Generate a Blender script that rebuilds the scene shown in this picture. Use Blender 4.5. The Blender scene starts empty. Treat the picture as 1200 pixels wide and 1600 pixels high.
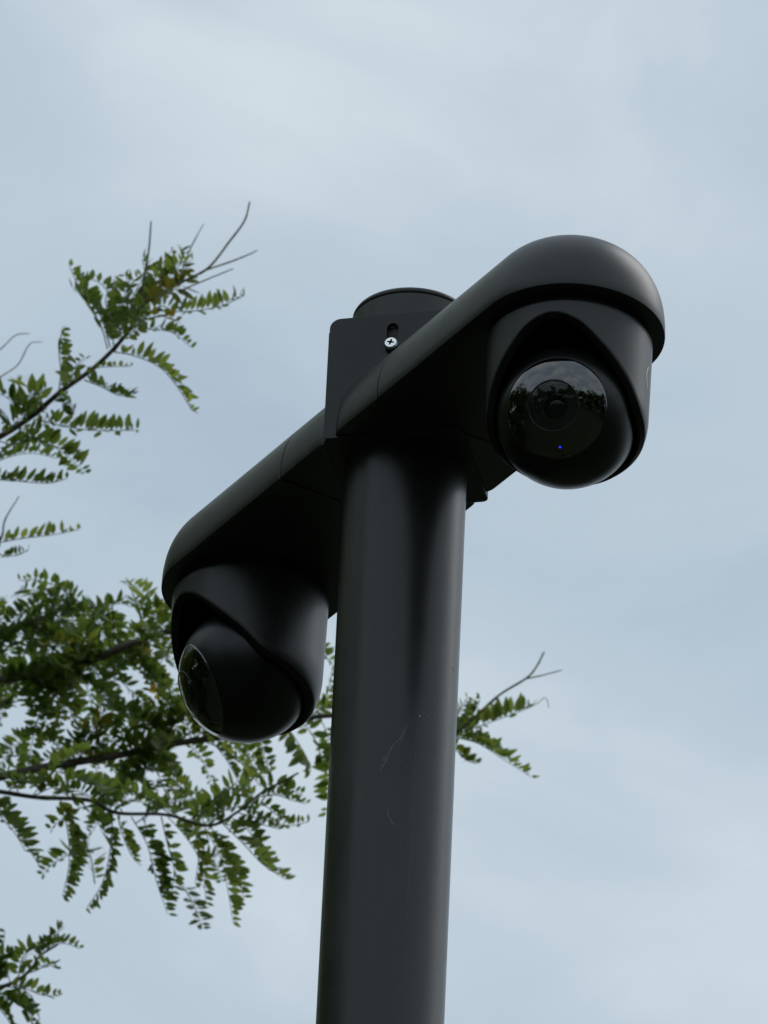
import bpy, bmesh, math, random
import numpy as np
from mathutils import Vector, Matrix
from mathutils.bvhtree import BVHTree
R_ = math.radians
random.seed(7)
sc = bpy.context.scene
COL = sc.collection

# ------------------------------------------------------------------ camera
TH, FPX, DEPTH, ROLL = R_(32.0), 11636.3, 6.14155, R_(2.76)
Z0 = 4.75                                  # height of the point of the pole axis at mid picture
dV = Vector((0, math.cos(TH), math.sin(TH)))
U0 = Vector((0, -math.sin(TH), math.cos(TH)))
R0 = Vector((1, 0, 0))
UV = U0 * math.cos(ROLL) - R0 * math.sin(ROLL)
RV = R0 * math.cos(ROLL) + U0 * math.sin(ROLL)
CAM = Vector((0, 0, Z0)) - dV * DEPTH - RV * (31.0 * DEPTH / FPX)
cd = bpy.data.cameras.new('camera')
cam = bpy.data.objects.new('camera', cd)
COL.objects.link(cam)
m = Matrix((RV, UV, -dV)).transposed().to_4x4()
m.translation = CAM
cam.matrix_world = m
cd.sensor_fit = 'VERTICAL'
cd.sensor_height = 36.0
cd.sensor_width = 27.0
cd.lens = FPX / 1600 * 36
cd.clip_start, cd.clip_end = 0.1, 3000
cd.dof.use_dof = True
cd.dof.focus_distance = DEPTH - 0.05
cd.dof.aperture_fstop = 46
sc.camera = cam


def at(x, y, depth):
    """a point of the place seen at (x, y) of the 1200 x 1600 photograph, at a given distance along the view"""
    return CAM + dV * depth + RV * ((x - 600) * depth / FPX) + UV * ((800 - y) * depth / FPX)


def see(p):
    q = Vector(p) - CAM
    d = q.dot(dV)
    return 600 + FPX * q.dot(RV) / d, 800 - FPX * q.dot(UV) / d, d


# ------------------------------------------------------------------ sky
SUN_EL, SUN_AZ = R_(50), R_(58)           # compass azimuth from +Y towards +X
w = bpy.data.worlds.new('World')
sc.world = w
w.use_nodes = True
nt = w.node_tree
nt.nodes.clear()


def N(tree, kind, **kw):
    n = tree.nodes.new(kind)
    for k, v in kw.items():
        if k in n.inputs:
            n.inputs[k].default_value = v
        else:
            setattr(n, k, v)
    return n


def math_node(tree, op, a, b=None):
    n = tree.nodes.new('ShaderNodeMath')
    n.operation = op
    for i, v in enumerate((a, b)):
        if v is None:
            continue
        if isinstance(v, (int, float)):
            n.inputs[i].default_value = v
        else:
            tree.links.new(v, n.inputs[i])
    return n.outputs[0]


sky = N(nt, 'ShaderNodeTexSky', sky_type='NISHITA', sun_disc=False, sun_elevation=SUN_EL, sun_rotation=SUN_AZ,
        altitude=200.0, air_density=1.2, dust_density=2.0)
tc = N(nt, 'ShaderNodeTexCoord')
sep = N(nt, 'ShaderNodeSeparateXYZ')
nt.links.new(tc.outputs['Generated'], sep.inputs[0])
zz = math_node(nt, 'ADD', math_node(nt, 'MAXIMUM', sep.outputs[2], 0.0), 0.22)
cmb = N(nt, 'ShaderNodeCombineXYZ')
nt.links.new(math_node(nt, 'DIVIDE', sep.outputs[0], zz), cmb.inputs[0])
nt.links.new(math_node(nt, 'DIVIDE', sep.outputs[1], zz), cmb.inputs[1])
CLOUD_SEED = 66 * 1.37


def cloud(scale, detail, rough, off, dist):
    mp = N(nt, 'ShaderNodeMapping')
    mp.inputs['Location'].default_value = (off * 3.7 + CLOUD_SEED * 2.13, off * 1.9 - CLOUD_SEED * 1.37, CLOUD_SEED * 0.77)
    nt.links.new(cmb.outputs[0], mp.inputs['Vector'])
    no = N(nt, 'ShaderNodeTexNoise', Scale=scale, Detail=detail, Roughness=rough, Distortion=dist)
    nt.links.new(mp.outputs[0], no.inputs['Vector'])
    return no.outputs['Fac']


def ramp(tree, fac, stops, interp='EASE'):
    r = tree.nodes.new('ShaderNodeValToRGB')
    r.color_ramp.interpolation = interp
    while len(r.color_ramp.elements) < len(stops):
        r.color_ramp.elements.new(0.5)
    for e, (p, c) in zip(r.color_ramp.elements, stops):
        e.position = p
        e.color = c if len(c) == 4 else (*c, 1)
    tree.links.new(fac, r.inputs[0])
    return r.outputs[0]


big = cloud(3.4, 3.0, 0.45, 0.0, 0.35)
fine = cloud(11.0, 6.0, 0.55, 1.0, 0.5)
mixv = math_node(nt, 'ADD', math_node(nt, 'MULTIPLY', big, 0.69), math_node(nt, 'MULTIPLY', fine, 0.31))
ccol = ramp(nt, mixv, [(0.36, (0.42, 0.52, 0.625)), (0.46, (0.505, 0.605, 0.69)), (0.60, (0.67, 0.76, 0.81)), (0.78, (1.0, 1.02, 1.03))])
cmul = N(nt, 'ShaderNodeMix', data_type='RGBA', blend_type='MULTIPLY')
cmul.inputs[0].default_value = 1.0
nt.links.new(ccol, cmul.inputs[6])
cmul.inputs[7].default_value = (10, 10, 10, 1)
mx = N(nt, 'ShaderNodeMix', data_type='RGBA')
mx.inputs[0].default_value = 0.94
nt.links.new(sky.outputs[0], mx.inputs[6])
nt.links.new(cmul.outputs[2], mx.inputs[7])
bg = N(nt, 'ShaderNodeBackground', Strength=0.1)
nt.links.new(mx.outputs[2], bg.inputs[0])
wo = N(nt, 'ShaderNodeOutputWorld')
nt.links.new(bg.outputs[0], wo.inputs[0])

# ------------------------------------------------------------------ sun behind cloud
sl = bpy.data.lights.new('sun', 'SUN')
sl.energy, sl.angle, sl.color = 0.7, R_(35), (1.0, 0.98, 0.95)
so = bpy.data.objects.new('sun', sl)
COL.objects.link(so)
sdir = Vector((math.sin(SUN_AZ) * math.cos(SUN_EL), math.cos(SUN_AZ) * math.cos(SUN_EL), math.sin(SUN_EL)))
so.rotation_euler = (-sdir).to_track_quat('-Z', 'Y').to_euler()
so.location = (0, 0, 30)

vs = sc.view_settings
vs.view_transform, vs.look, vs.exposure, vs.gamma, vs.use_curve_mapping = 'Standard', 'None', 0.0, 1.0, False


# ------------------------------------------------------------------ materials
def mat(name, base, rough=0.5, metal=0.0, spec=0.5, var=0.0, vscale=30.0, bump=0.0, bscale=900.0, rvar=0.0, coat=0.0,
        emit=None, estr=0.0, trans=0.0, ior=None):
    mt = bpy.data.materials.new(name)
    mt.use_nodes = True
    t = mt.node_tree
    b = t.nodes['Principled BSDF']
    b.inputs['Base Color'].default_value = (*base, 1)
    b.inputs['Roughness'].default_value = rough
    b.inputs['Metallic'].default_value = metal
    b.inputs['Specular IOR Level'].default_value = spec
    b.inputs['Coat Weight'].default_value = coat
    b.inputs['Transmission Weight'].default_value = trans
    if ior:
        b.inputs['IOR'].default_value = ior
    if emit:
        b.inputs['Emission Color'].default_value = (*emit, 1)
        b.inputs['Emission Strength'].default_value = estr
    co = t.nodes.new('ShaderNodeTexCoord')
    if var or rvar:
        n1 = N(t, 'ShaderNodeTexNoise', Scale=vscale, Detail=5.0, Roughness=0.6)
        t.links.new(co.outputs['Object'], n1.inputs['Vector'])
        if var:
            lo = tuple(max(0, c * (1 - var)) for c in base)
            hi = tuple(c * (1 + var) for c in base)
            t.links.new(ramp(t, n1.outputs['Fac'], [(0.3, lo), (0.7, hi)], 'LINEAR'), b.inputs['Base Color'])
        if rvar:
            mr = N(t, 'ShaderNodeMapRange')
            mr.inputs[1].default_value, mr.inputs[2].default_value = 0.3, 0.7
            mr.inputs[3].default_value, mr.inputs[4].default_value = rough - rvar, rough + rvar
            t.links.new(n1.outputs['Fac'], mr.inputs[0])
            t.links.new(mr.outputs[0], b.inputs['Roughness'])
    if bump:
        n2 = N(t, 'ShaderNodeTexNoise', Scale=bscale, Detail=2.0)
        t.links.new(co.outputs['Object'], n2.inputs['Vector'])
        bp = N(t, 'ShaderNodeBump', Strength=bump, Distance=0.0004)
        t.links.new(n2.outputs['Fac'], bp.inputs['Height'])
        t.links.new(bp.outputs[0], b.inputs['Normal'])
    return mt


M = {}
M['pole'] = mat('black_powder_coat', (0.026, 0.0272, 0.0272), 0.32, var=0.25, vscale=14, bump=0.12, bscale=1400, rvar=0.05)
def weather(mt, zs, amount):
    t = mt.node_tree
    b = t.nodes['Principled BSDF']
    src = b.inputs['Base Color'].links[0].from_socket
    co = N(t, 'ShaderNodeTexCoord')
    mp = N(t, 'ShaderNodeMapping')
    mp.inputs['Scale'].default_value = (1, 1, zs)
    t.links.new(co.outputs['Object'], mp.inputs['Vector'])
    n1 = N(t, 'ShaderNodeTexNoise', Scale=70.0, Detail=4.0, Roughness=0.6)
    t.links.new(mp.outputs[0], n1.inputs['Vector'])
    n2 = N(t, 'ShaderNodeTexNoise', Scale=9.0, Detail=3.0, Roughness=0.6)
    t.links.new(co.outputs['Object'], n2.inputs['Vector'])
    n3 = N(t, 'ShaderNodeTexNoise', Scale=520.0, Detail=2.0, Roughness=0.5)
    t.links.new(co.outputs['Object'], n3.inputs['Vector'])
    k1 = math_node(t, 'MULTIPLY', ramp(t, n1.outputs['Fac'], [(0.48, (0, 0, 0)), (0.78, (1, 1, 1))]), ramp(t, n2.outputs['Fac'], [(0.42, (0, 0, 0)), (0.68, (1, 1, 1))]))
    k2 = math_node(t, 'MULTIPLY', ramp(t, n3.outputs['Fac'], [(0.66, (0, 0, 0)), (0.74, (1, 1, 1))]), 0.6)
    k = math_node(t, 'MULTIPLY', math_node(t, 'ADD', k1, k2), amount)
    mxn = N(t, 'ShaderNodeMix', data_type='RGBA')
    t.links.new(k, mxn.inputs[0])
    t.links.new(src, mxn.inputs[6])
    mxn.inputs[7].default_value = (0.15, 0.148, 0.14, 1)
    t.links.new(mxn.outputs[2], b.inputs['Base Color'])


weather(M['pole'], 0.05, 0.16)
M['shell'] = mat('satin_black_housing', (0.026, 0.027, 0.0275), 0.37, var=0.15, vscale=25, bump=0.10, bscale=2200, rvar=0.04)
weather(M['shell'], 0.6, 0.07)
M['shroud'] = mat('satin_black_shroud', (0.026, 0.027, 0.0275), 0.38, var=0.12, vscale=25, bump=0.08, bscale=2200, rvar=0.04)
M['ball'] = mat('satin_black_ball', (0.0065, 0.007, 0.0075), 0.34, spec=0.42, var=0.1, vscale=40, bump=0.05, bscale=2500)
M['bracket'] = mat('matt_black_bracket', (0.022, 0.0225, 0.0235), 0.46, var=0.2, vscale=22, bump=0.12, bscale=1600, rvar=0.05)
weather(M['bracket'], 0.3, 0.08)
M['dark'] = mat('dark_matt', (0.006, 0.006, 0.006), 0.6)  # plain dark tone for turning ring, screw recess and a pole mark
M['shaded_rim'] = mat('shade_black_rim', (0.007, 0.007, 0.007), 0.62, spec=0.3)  # shade on the hood's bevel and inner wall, put into the colour
M['face'] = mat('gloss_black_window', (0.002, 0.002, 0.002), 0.02, ior=2.05)
M['glass'] = mat('lens_glass', (1, 1, 1), 0.0, trans=1.0, ior=1.3)
M['barrel'] = mat('lens_barrel_black', (0.012, 0.012, 0.013), 0.3)
M['ring'] = mat('lens_trim_ring', (0.03, 0.031, 0.032), 0.28)
M['coat'] = mat('lens_coating', (0.004, 0.005, 0.009), 0.12, spec=0.25)
M['led'] = mat('blue_led', (0.02, 0.02, 0.2), 0.4, emit=(0.02, 0.035, 1.0), estr=1.6)
M['zinc'] = mat('zinc_screw', (0.97, 0.98, 0.97), 0.16, metal=1.0, var=0.02, vscale=400)
M['print'] = mat('white_print', (0.62, 0.63, 0.63), 0.5)
M['scuff'] = mat('pale_scuff', (0.15, 0.152, 0.152), 0.6, var=0.5, vscale=160)
M['scuff_faint'] = mat('faint_scuff', (0.062, 0.063, 0.063), 0.5, var=0.4, vscale=160)
M['bird'] = mat('bird_dropping', (0.6, 0.6, 0.58), 0.7)
M['lid'] = mat('black_plastic_lid', (0.024, 0.0245, 0.025), 0.38, var=0.1, vscale=30)
M['steel'] = mat('galvanised_bolt', (0.3, 0.3, 0.3), 0.45, metal=1.0)


def leaf_mat(name, a, b_, tr):
    mt = bpy.data.materials.new(name)
    mt.use_nodes = True
    t = mt.node_tree
    p = t.nodes['Principled BSDF']
    p.inputs['Roughness'].default_value = 0.42
    p.inputs['Specular IOR Level'].default_value = 0.5
    out = t.nodes['Material Output']
    oi = N(t, 'ShaderNodeObjectInfo')
    geo = N(t, 'ShaderNodeNewGeometry')
    rnd = math_node(t, 'ADD', math_node(t, 'MULTIPLY', oi.outputs['Random'], 0.6),
                    math_node(t, 'MULTIPLY', geo.outputs['Random Per Island'], 0.4))
    c = ramp(t, rnd, [(0.1, a), (0.55, tuple((x + y) / 2 for x, y in zip(a, b_))), (0.82, b_), (0.97, (b_[0] * 1.25, b_[1] * 1.1, b_[2] * 0.9))], 'LINEAR')
    t.links.new(c, p.inputs['Base Color'])
    tl = N(t, 'ShaderNodeBsdfTranslucent')
    hs = N(t, 'ShaderNodeMix', data_type='RGBA', blend_type='MULTIPLY')
    hs.inputs[0].default_value = 1.0
    t.links.new(c, hs.inputs[6])
    hs.inputs[7].default_value = (1.75, 1.75, 0.85, 1)
    t.links.new(hs.outputs[2], tl.inputs['Color'])
    ms = N(t, 'ShaderNodeMixShader')
    ms.inputs[0].default_value = tr
    t.links.new(p.outputs[0], ms.inputs[1])
    t.links.new(tl.outputs[0], ms.inputs[2])
    t.links.new(ms.outputs[0], out.inputs[0])
    return mt


M['leaf'] = leaf_mat('leaf_green', (0.062, 0.104, 0.028), (0.170, 0.215, 0.074), 0.6)
M['leafy'] = leaf_mat('leaf_yellowing', (0.12, 0.14, 0.03), (0.26, 0.20, 0.03), 0.45)
M['bark'] = mat('bark_brown', (0.125, 0.100, 0.082), 0.8, var=0.5, vscale=60, bump=0.4, bscale=300)
M['twig'] = mat('young_green_twig', (0.21, 0.215, 0.13), 0.6, var=0.3, vscale=80)


# ------------------------------------------------------------------ mesh helpers
def link(o, parent=None):
    COL.objects.link(o)
    if parent is not None:
        o.parent = parent
    return o


def make(name, verts, faces, material, parent=None, smooth=True, weld=0.0, bevel=0.0, angle=None, seg=2):
    me = bpy.data.meshes.new(name)
    me.from_pydata([tuple(v) for v in verts], [], faces)
    if weld or smooth:
        bm = bmesh.new()
        bm.from_mesh(me)
        if weld:
            bmesh.ops.remove_doubles(bm, verts=bm.verts, dist=weld)
        bmesh.ops.recalc_face_normals(bm, faces=bm.faces)
        bm.to_mesh(me)
        bm.free()
    me.polygons.foreach_set('use_smooth', [smooth] * len(me.polygons))
    if angle is not None:
        me.set_sharp_from_angle(angle=R_(angle))
    me.materials.append(material)
    o = bpy.data.objects.new(name, me)
    link(o, parent)
    if bevel:
        b = o.modifiers.new('bevel', 'BEVEL')
        b.width, b.segments, b.limit_method, b.angle_limit = bevel, seg, 'ANGLE', R_(35)
        b.harden_normals = False
    return o


def empty(name, loc, rz=0.0):
    o = bpy.data.objects.new(name, None)
    o.location = loc
    o.rotation_euler = (0, 0, rz)
    return link(o)


def tag(o, label=None, cat=None, group=None, kind=None):
    for k, v in (('label', label), ('category', cat), ('group', group), ('kind', kind)):
        if v:
            o[k] = v
    return o


def revolve(profile, n=96, a0=0.0, a1=2 * math.pi):
    """profile of (r, z) spun about the Z axis"""
    full = abs(a1 - a0 - 2 * math.pi) < 1e-6
    cnt = n if full else n + 1
    V, F = [], []
    for i in range(cnt):
        a = a0 + (a1 - a0) * i / n
        for r, z in profile:
            V.append((r * math.cos(a), r * math.sin(a), z))
    k = len(profile)
    for i in range(n):
        j = (i + 1) % cnt
        for p in range(k - 1):
            F.append((i * k + p, j * k + p, j * k + p + 1, i * k + p + 1))
    return V, F


def tube(pts, radii, n=8):
    V, F = [], []
    prev = None
    for i, p in enumerate(pts):
        d = (pts[min(i + 1, len(pts) - 1)] - pts[max(i - 1, 0)]).normalized()
        if prev is None:
            a = Vector((0, 0, 1)) if abs(d.z) < 0.9 else Vector((1, 0, 0))
            x = d.cross(a).normalized()
        else:
            x = (prev - d * prev.dot(d)).normalized()
        prev = x
        y = d.cross(x)
        for k in range(n):
            t = 2 * math.pi * k / n
            V.append(p + (x * math.cos(t) + y * math.sin(t)) * radii[i])
    for i in range(len(pts) - 1):
        for k in range(n):
            F.append((i * n + k, i * n + (k + 1) % n, (i + 1) * n + (k + 1) % n, (i + 1) * n + k))
    V.append(pts[-1] + (pts[-1] - pts[-2]).normalized() * radii[-1])
    t = len(V) - 1
    b = (len(pts) - 1) * n
    F += [(b + k, b + (k + 1) % n, t) for k in range(n)]
    F.append(tuple(range(n - 1, -1, -1)))
    return V, F


def smooth_path(pts, sub=6):
    """Catmull-Rom through the points"""
    P = [pts[0] * 2 - pts[1]] + list(pts) + [pts[-1] * 2 - pts[-2]]
    out = []
    for i in range(1, len(P) - 2):
        a, b, c, d = P[i - 1], P[i], P[i + 1], P[i + 2]
        for k in range(sub):
            t = k / sub
            out.append(0.5 * ((2 * b) + (c - a) * t + (2 * a - 5 * b + 4 * c - d) * t * t + (3 * b - a - 3 * c + d) * t ** 3))
    out.append(pts[-1].copy())
    return out


# ------------------------------------------------------------------ the setting: ground
def ground():
    mt = bpy.data.materials.new('ground_grass')
    mt.use_nodes = True
    t = mt.node_tree
    b = t.nodes['Principled BSDF']
    b.inputs['Roughness'].default_value = 0.9
    co = N(t, 'ShaderNodeTexCoord')
    n1 = N(t, 'ShaderNodeTexNoise', Scale=0.35, Detail=8.0, Roughness=0.65)
    t.links.new(co.outputs['Object'], n1.inputs['Vector'])
    t.links.new(ramp(t, n1.outputs['Fac'], [(0.3, (0.024, 0.036, 0.015)), (0.55, (0.036, 0.048, 0.02)), (0.75, (0.05, 0.05, 0.034))], 'LINEAR'),
                b.inputs['Base Color'])
    S = 1500
    o = make('ground', [(-S, -S, 0), (S, -S, 0), (S, S, 0), (-S, S, 0)], [(0, 1, 2, 3)], mt, smooth=False)
    tag(o, 'flat grassy ground around the pole', None, None, 'structure')


ground()

# ------------------------------------------------------------------ pole
PR = 0.0508
PTOP = Z0 + 0.191
pole = empty('camera_pole', (0, 0, 0))
tag(pole, 'round black painted steel pole with pale scuffs that carries the two cameras', 'pole')
prof = [(PR, 0.0)] + [(PR, 0.2 + (PTOP - 0.0075 - 0.2) * i / 30) for i in range(31)] + [(PR - 0.0006, PTOP - 0.0069), (PR - 0.002, PTOP - 0.0069)]
V, F = revolve(prof, 128)
make('shaft', V, F, M['pole'], pole, angle=40)
V, F = revolve([(PR - 0.002, PTOP - 0.0075), (PR - 0.0009, PTOP - 0.0062), (PR - 0.0003, PTOP - 0.0056), (PR - 0.0003, PTOP - 0.003), (PR - 0.0012, PTOP - 0.0012),
                (PR - 0.004, PTOP - 0.0003), (PR - 0.01, PTOP), (0.0, PTOP + 0.001)], 128)
make('top_cap', V, F, M['lid'], pole, weld=1e-5, angle=50)
V = []
bw, bh = 0.12, 0.016
V = [(x, y, z) for z in (0.003, bh) for x, y in ((-bw, -bw), (bw, -bw), (bw, bw), (-bw, bw))]
make('base_plate', V, [(3, 2, 1, 0), (4, 5, 6, 7), (0, 1, 5, 4), (1, 2, 6, 5), (2, 3, 7, 6), (3, 0, 4, 7)], M['pole'], pole, smooth=False, bevel=0.004)
for sx in (-1, 1):
    for sy in (-1, 1):
        V, F = revolve([(0, bh), (0.014, bh), (0.014, bh + 0.012), (0.007, bh + 0.012), (0.007, bh + 0.03), (0, bh + 0.031)], 6)
        o = make('anchor_bolt', V, F, M['steel'], pole, smooth=False, weld=1e-5)
        o.location = (sx * 0.09, sy * 0.09, 0)


def on_pole(x, y, lift=0.0):
    """where the sight line through (x, y) meets the pole's skin"""
    o = CAM
    d = (at(x, y, 1.0) - CAM)
    r = PR + lift
    a = d.x ** 2 + d.y ** 2
    b = 2 * (o.x * d.x + o.y * d.y)
    c = o.x ** 2 + o.y ** 2 - r * r
    t = (-b - math.sqrt(max(b * b - 4 * a * c, 0))) / (2 * a)
    return o + d * t


def pole_scuff(pts, wpx, material, name='scuff'):
    wv = wpx * 0.5 / 1900.0
    P = [on_pole(x, y, 0.00006) for x, y in pts]
    P = smooth_path(P, 5)
    V, F = [], []
    for i, p in enumerate(P):
        nrm = Vector((p.x, p.y, 0)).normalized()
        p = nrm * (PR + 0.00006) + Vector((0, 0, p.z))
        d = (P[min(i + 1, len(P) - 1)] - P[max(0, i - 1)]).normalized()
        s = d.cross(nrm).normalized()
        ww = wv * (0.35 + 0.65 * math.sin(math.pi * (i + 0.3) / (len(P) - 0.4))) * random.uniform(0.6, 1.2)
        V += [p + s * ww, p - s * ww]
    for i in range(len(P) - 1):
        F.append((2 * i, 2 * i + 1, 2 * i + 3, 2 * i + 2))
    make(name, V, F, material, pole, smooth=True)


pole_scuff([(652, 1122), (648, 1200), (643, 1280), (639, 1360), (635, 1438)], 4.2, M['scuff_faint'])
pole_scuff([(637, 1128), (632, 1142), (624, 1156), (620, 1158), (625, 1164)], 2.4, M['scuff'])
pole_scuff([(634, 1132), (629, 1148), (628, 1162)], 1.8, M['scuff'])
pole_scuff([(620, 1158), (612, 1168), (607, 1180), (604, 1190)], 2.6, M['scuff'])
pole_scuff([(609, 1172), (604, 1184), (600, 1194), (594, 1204), (599, 1208)], 2.6, M['scuff'])
pole_scuff([(603, 1180), (597, 1190)], 2.0, M['scuff'])
pole_scuff([(622, 1168), (626, 1190), (634, 1212)], 1.7, M['scuff_faint'])
pole_scuff([(608, 1258), (606, 1270), (612, 1284), (620, 1290), (630, 1289)], 2.0, M['scuff'])
pole_scuff([(630, 1284), (632, 1310), (634, 1345)], 2.0, M['scuff_faint'])
pole_scuff([(610, 1338), (612, 1370), (616, 1410)], 2.2, M['scuff_faint'])
pole_scuff([(620, 974), (627, 975), (634, 972)], 2.0, M['scuff'])
pole_scuff([(628, 980), (632, 986)], 1.6, M['scuff'])
pole_scuff([(706.5, 1042), (709, 1049)], 2.5, M['dark'])
for x, y, s in ((656, 1119, 1.6), (669, 1120, 0.9)):
    p = on_pole(x, y)
    V, F = revolve([(0, 0.0004), (0.0003 * s, 0.0003), (0.0005 * s, 0)], 8)
    o = make('white_speck', V, F, M['bird'], pole, weld=1e-6)
    o.location = p
    o.rotation_euler = Vector((p.x, p.y, 0)).to_track_quat('Z', 'Y').to_euler()

# ------------------------------------------------------------------ bracket
AZ = R_(31)                    # the arms run 31 degrees off the line to the photographer
ZB = Z0 + 0.0425               # lower rim of the arm housings
AW, AH, AL = 0.0765, 0.078, 0.245
S1 = 0.075                     # where the housing leaves the bracket's stub

bracket = empty('pole_bracket', (0, 0, ZB), AZ - R_(45))
tag(bracket, 'square black clamp box around the pole top with slotted front plate and screw', 'bracket')
HS = 0.0582


def rounded_loop(x0, x1, y0, y1, rr, seg=6):
    """counter-clockwise rounded rectangle; rr = radius per corner (x1y0, x1y1, x0y1, x0y0)"""
    out = []
    for (cx, cy, a0), r in zip(((x1, y0, -90), (x1, y1, 0), (x0, y1, 90), (x0, y0, 180)), rr):
        ox = cx - r if cx == x1 else cx + r
        oy = cy - r if cy == y1 else cy + r
        for k in range(seg + 1):
            a = R_(a0 + 90 * k / seg)
            out.append((ox + r * math.cos(a), oy + r * math.sin(a)))
    return out


lp = rounded_loop(-HS, HS, -0.0534, HS, (0.0012, 0.005, 0.005, 0.0012))
n = len(lp)
zlo, zhi = -0.002, 0.1065
V = [(x, y, zlo) for x, y in lp] + [(x, y, zhi) for x, y in lp]
F = [tuple(range(n - 1, -1, -1)), tuple(range(n, 2 * n))] + [(i, (i + 1) % n, n + (i + 1) % n, n + i) for i in range(n)]
make('clamp_box', V, F, M['bracket'], bracket, smooth=True, angle=30, bevel=0.001)

# front plate: a real slot is cut through it
SX, SZ0, SZ1, SR = -0.0025, 0.0805, 0.1065, 0.0049
outer = rounded_loop(-0.0562, HS - 0.0005, -0.002, 0.1155, (0.002, 0.009, 0.009, 0.002), 6)
inner = []
for k in range(9):
    a = math.pi * k / 8
    inner.append((SX + SR * math.cos(a), SZ1 - SR + SR * math.sin(a)))
for k in range(9):
    a = math.pi + math.pi * k / 8
    inner.append((SX + SR * math.cos(a), SZ0 + SR * math.sin(a)))
bm = bmesh.new()
ov = [bm.verts.new((x, -HS, z)) for x, z in outer]
iv = [bm.verts.new((x, -HS, z)) for x, z in inner]
ed = [bm.edges.new((l[i], l[(i + 1) % len(l)])) for l in (ov, iv) for i in range(len(l))]
bmesh.ops.triangle_fill(bm, use_beauty=True, edges=ed)
front = list(bm.faces)
ex = bmesh.ops.extrude_face_region(bm, geom=front)
for v in ex['geom']:
    if isinstance(v, bmesh.types.BMVert):
        v.co.y = -0.0538
bmesh.ops.recalc_face_normals(bm, faces=bm.faces)
me = bpy.data.meshes.new('front_plate')
bm.to_mesh(me)
bm.free()
me.materials.append(M['bracket'])
plate = link(bpy.data.objects.new('front_plate', me), bracket)
bv = plate.modifiers.new('bevel', 'BEVEL')
bv.width, bv.segments, bv.limit_method, bv.angle_limit = 0.0007, 2, 'ANGLE', R_(40)

# screw: a round pan head with a real cross recess
hr = 0.0059
V, F = revolve([(0.0008, 0.0006), (0.0030, 0.0022), (0.0036, 0.0023), (0.0044, 0.0021), (0.0050, 0.0015), (hr, 0.0004), (hr, -0.002), (0.003, -0.0025), (0.003, -0.012)], 40)
# cross recess: raise the ring into four lobes by pulling the arms' vertices in
V2 = []
for (x, y, z) in V:
    V2.append((x, y, z))
bm = bmesh.new()
ring_o = [bm.verts.new((hr * math.cos(2 * math.pi * k / 40), hr * math.sin(2 * math.pi * k / 40), 0.0004)) for k in range(40)]
ring_m = [bm.verts.new((0.0049 * math.cos(2 * math.pi * k / 40), 0.0049 * math.sin(2 * math.pi * k / 40), 0.0019)) for k in range(40)]
ring_b = [bm.verts.new((hr * math.cos(2 * math.pi * k / 40), hr * math.sin(2 * math.pi * k / 40), -0.0062)) for k in range(40)]
for k in range(40):
    j = (k + 1) % 40
    bm.faces.new((ring_b[k], ring_b[j], ring_o[j], ring_o[k]))
    bm.faces.new((ring_o[k], ring_o[j], ring_m[j], ring_m[k]))
cw, cl = 0.00066, 0.0031
cross2 = [(cl, -cw), (cl, cw), (cw * 1.4, cw * 1.4), (cw, cl), (-cw, cl), (-cw * 1.4, cw * 1.4), (-cl, cw), (-cl, -cw), (-cw * 1.4, -cw * 1.4), (-cw, -cl), (cw, -cl), (cw * 1.4, -cw * 1.4)]
cv = [bm.verts.new((x, y, 0.0022)) for x, y in cross2]
ed = [bm.edges.get((ring_m[k], ring_m[(k + 1) % 40])) for k in range(40)]
ed += [bm.edges.new((cv[k], cv[(k + 1) % 12])) for k in range(12)]
bmesh.ops.triangle_fill(bm, use_beauty=True, edges=ed)
bmesh.ops.recalc_face_normals(bm, faces=bm.faces)
me = bpy.data.meshes.new('screw')
bm.to_mesh(me)
bm.free()
me.materials.append(M['zinc'])
screw = link(bpy.data.objects.new('screw', me), bracket)
screw.location = (SX - 0.0006, -HS - 0.0008, 0.0858)
screw.rotation_euler = (R_(83), R_(14), 0)
V = [(x, y, 0.0022) for x, y in cross2] + [(x * 0.6, y * 0.6, 0.0004) for x, y in cross2]
make('cross_recess', V, [(k, (k + 1) % 12, 12 + (k + 1) % 12, 12 + k) for k in range(12)] + [tuple(range(12, 24))], M['dark'], screw, smooth=False)


# ------------------------------------------------------------------ arm housing profile
def arm_profile(a, hgt, p=2.4):
    pr = [(0.0, 0.0), (0.058, 0.0), (a - 0.0009, 0.0), (a - 0.0002, 0.0003), (a, 0.0010)]
    for k in range(1, 23):
        t = (math.pi / 2) * k / 22
        r = a * max(math.cos(t), 0.0) ** (2 / p)
        z = 0.0010 + (hgt - 0.0010) * math.sin(t) ** (2 / p)
        pr.append((r if k < 22 else 0.0, z))
    return pr


def arm_section(s, prof, sx=1.0, sz=1.0):
    """ring of points across the arm at distance s: left flank, over the top, right flank"""
    L = [(-r * sx, -s, z * sz) for r, z in prof]
    Rr = [(r * sx, -s, z * sz) for r, z in reversed(prof)]
    return L + Rr[1:]


def loft(rings, cap0=False, cap1=False):
    V, F = [], []
    k = len(rings[0])
    for r in rings:
        V += r
    for i in range(len(rings) - 1):
        for j in range(k - 1):
            F.append((i * k + j, i * k + j + 1, (i + 1) * k + j + 1, (i + 1) * k + j))
    if cap0:
        F.append(tuple(range(k)))
    if cap1:
        b = (len(rings) - 1) * k
        F.append(tuple(range(b + k - 1, b - 1, -1)))
    return V, F


PROF = arm_profile(AW, AH)


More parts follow.
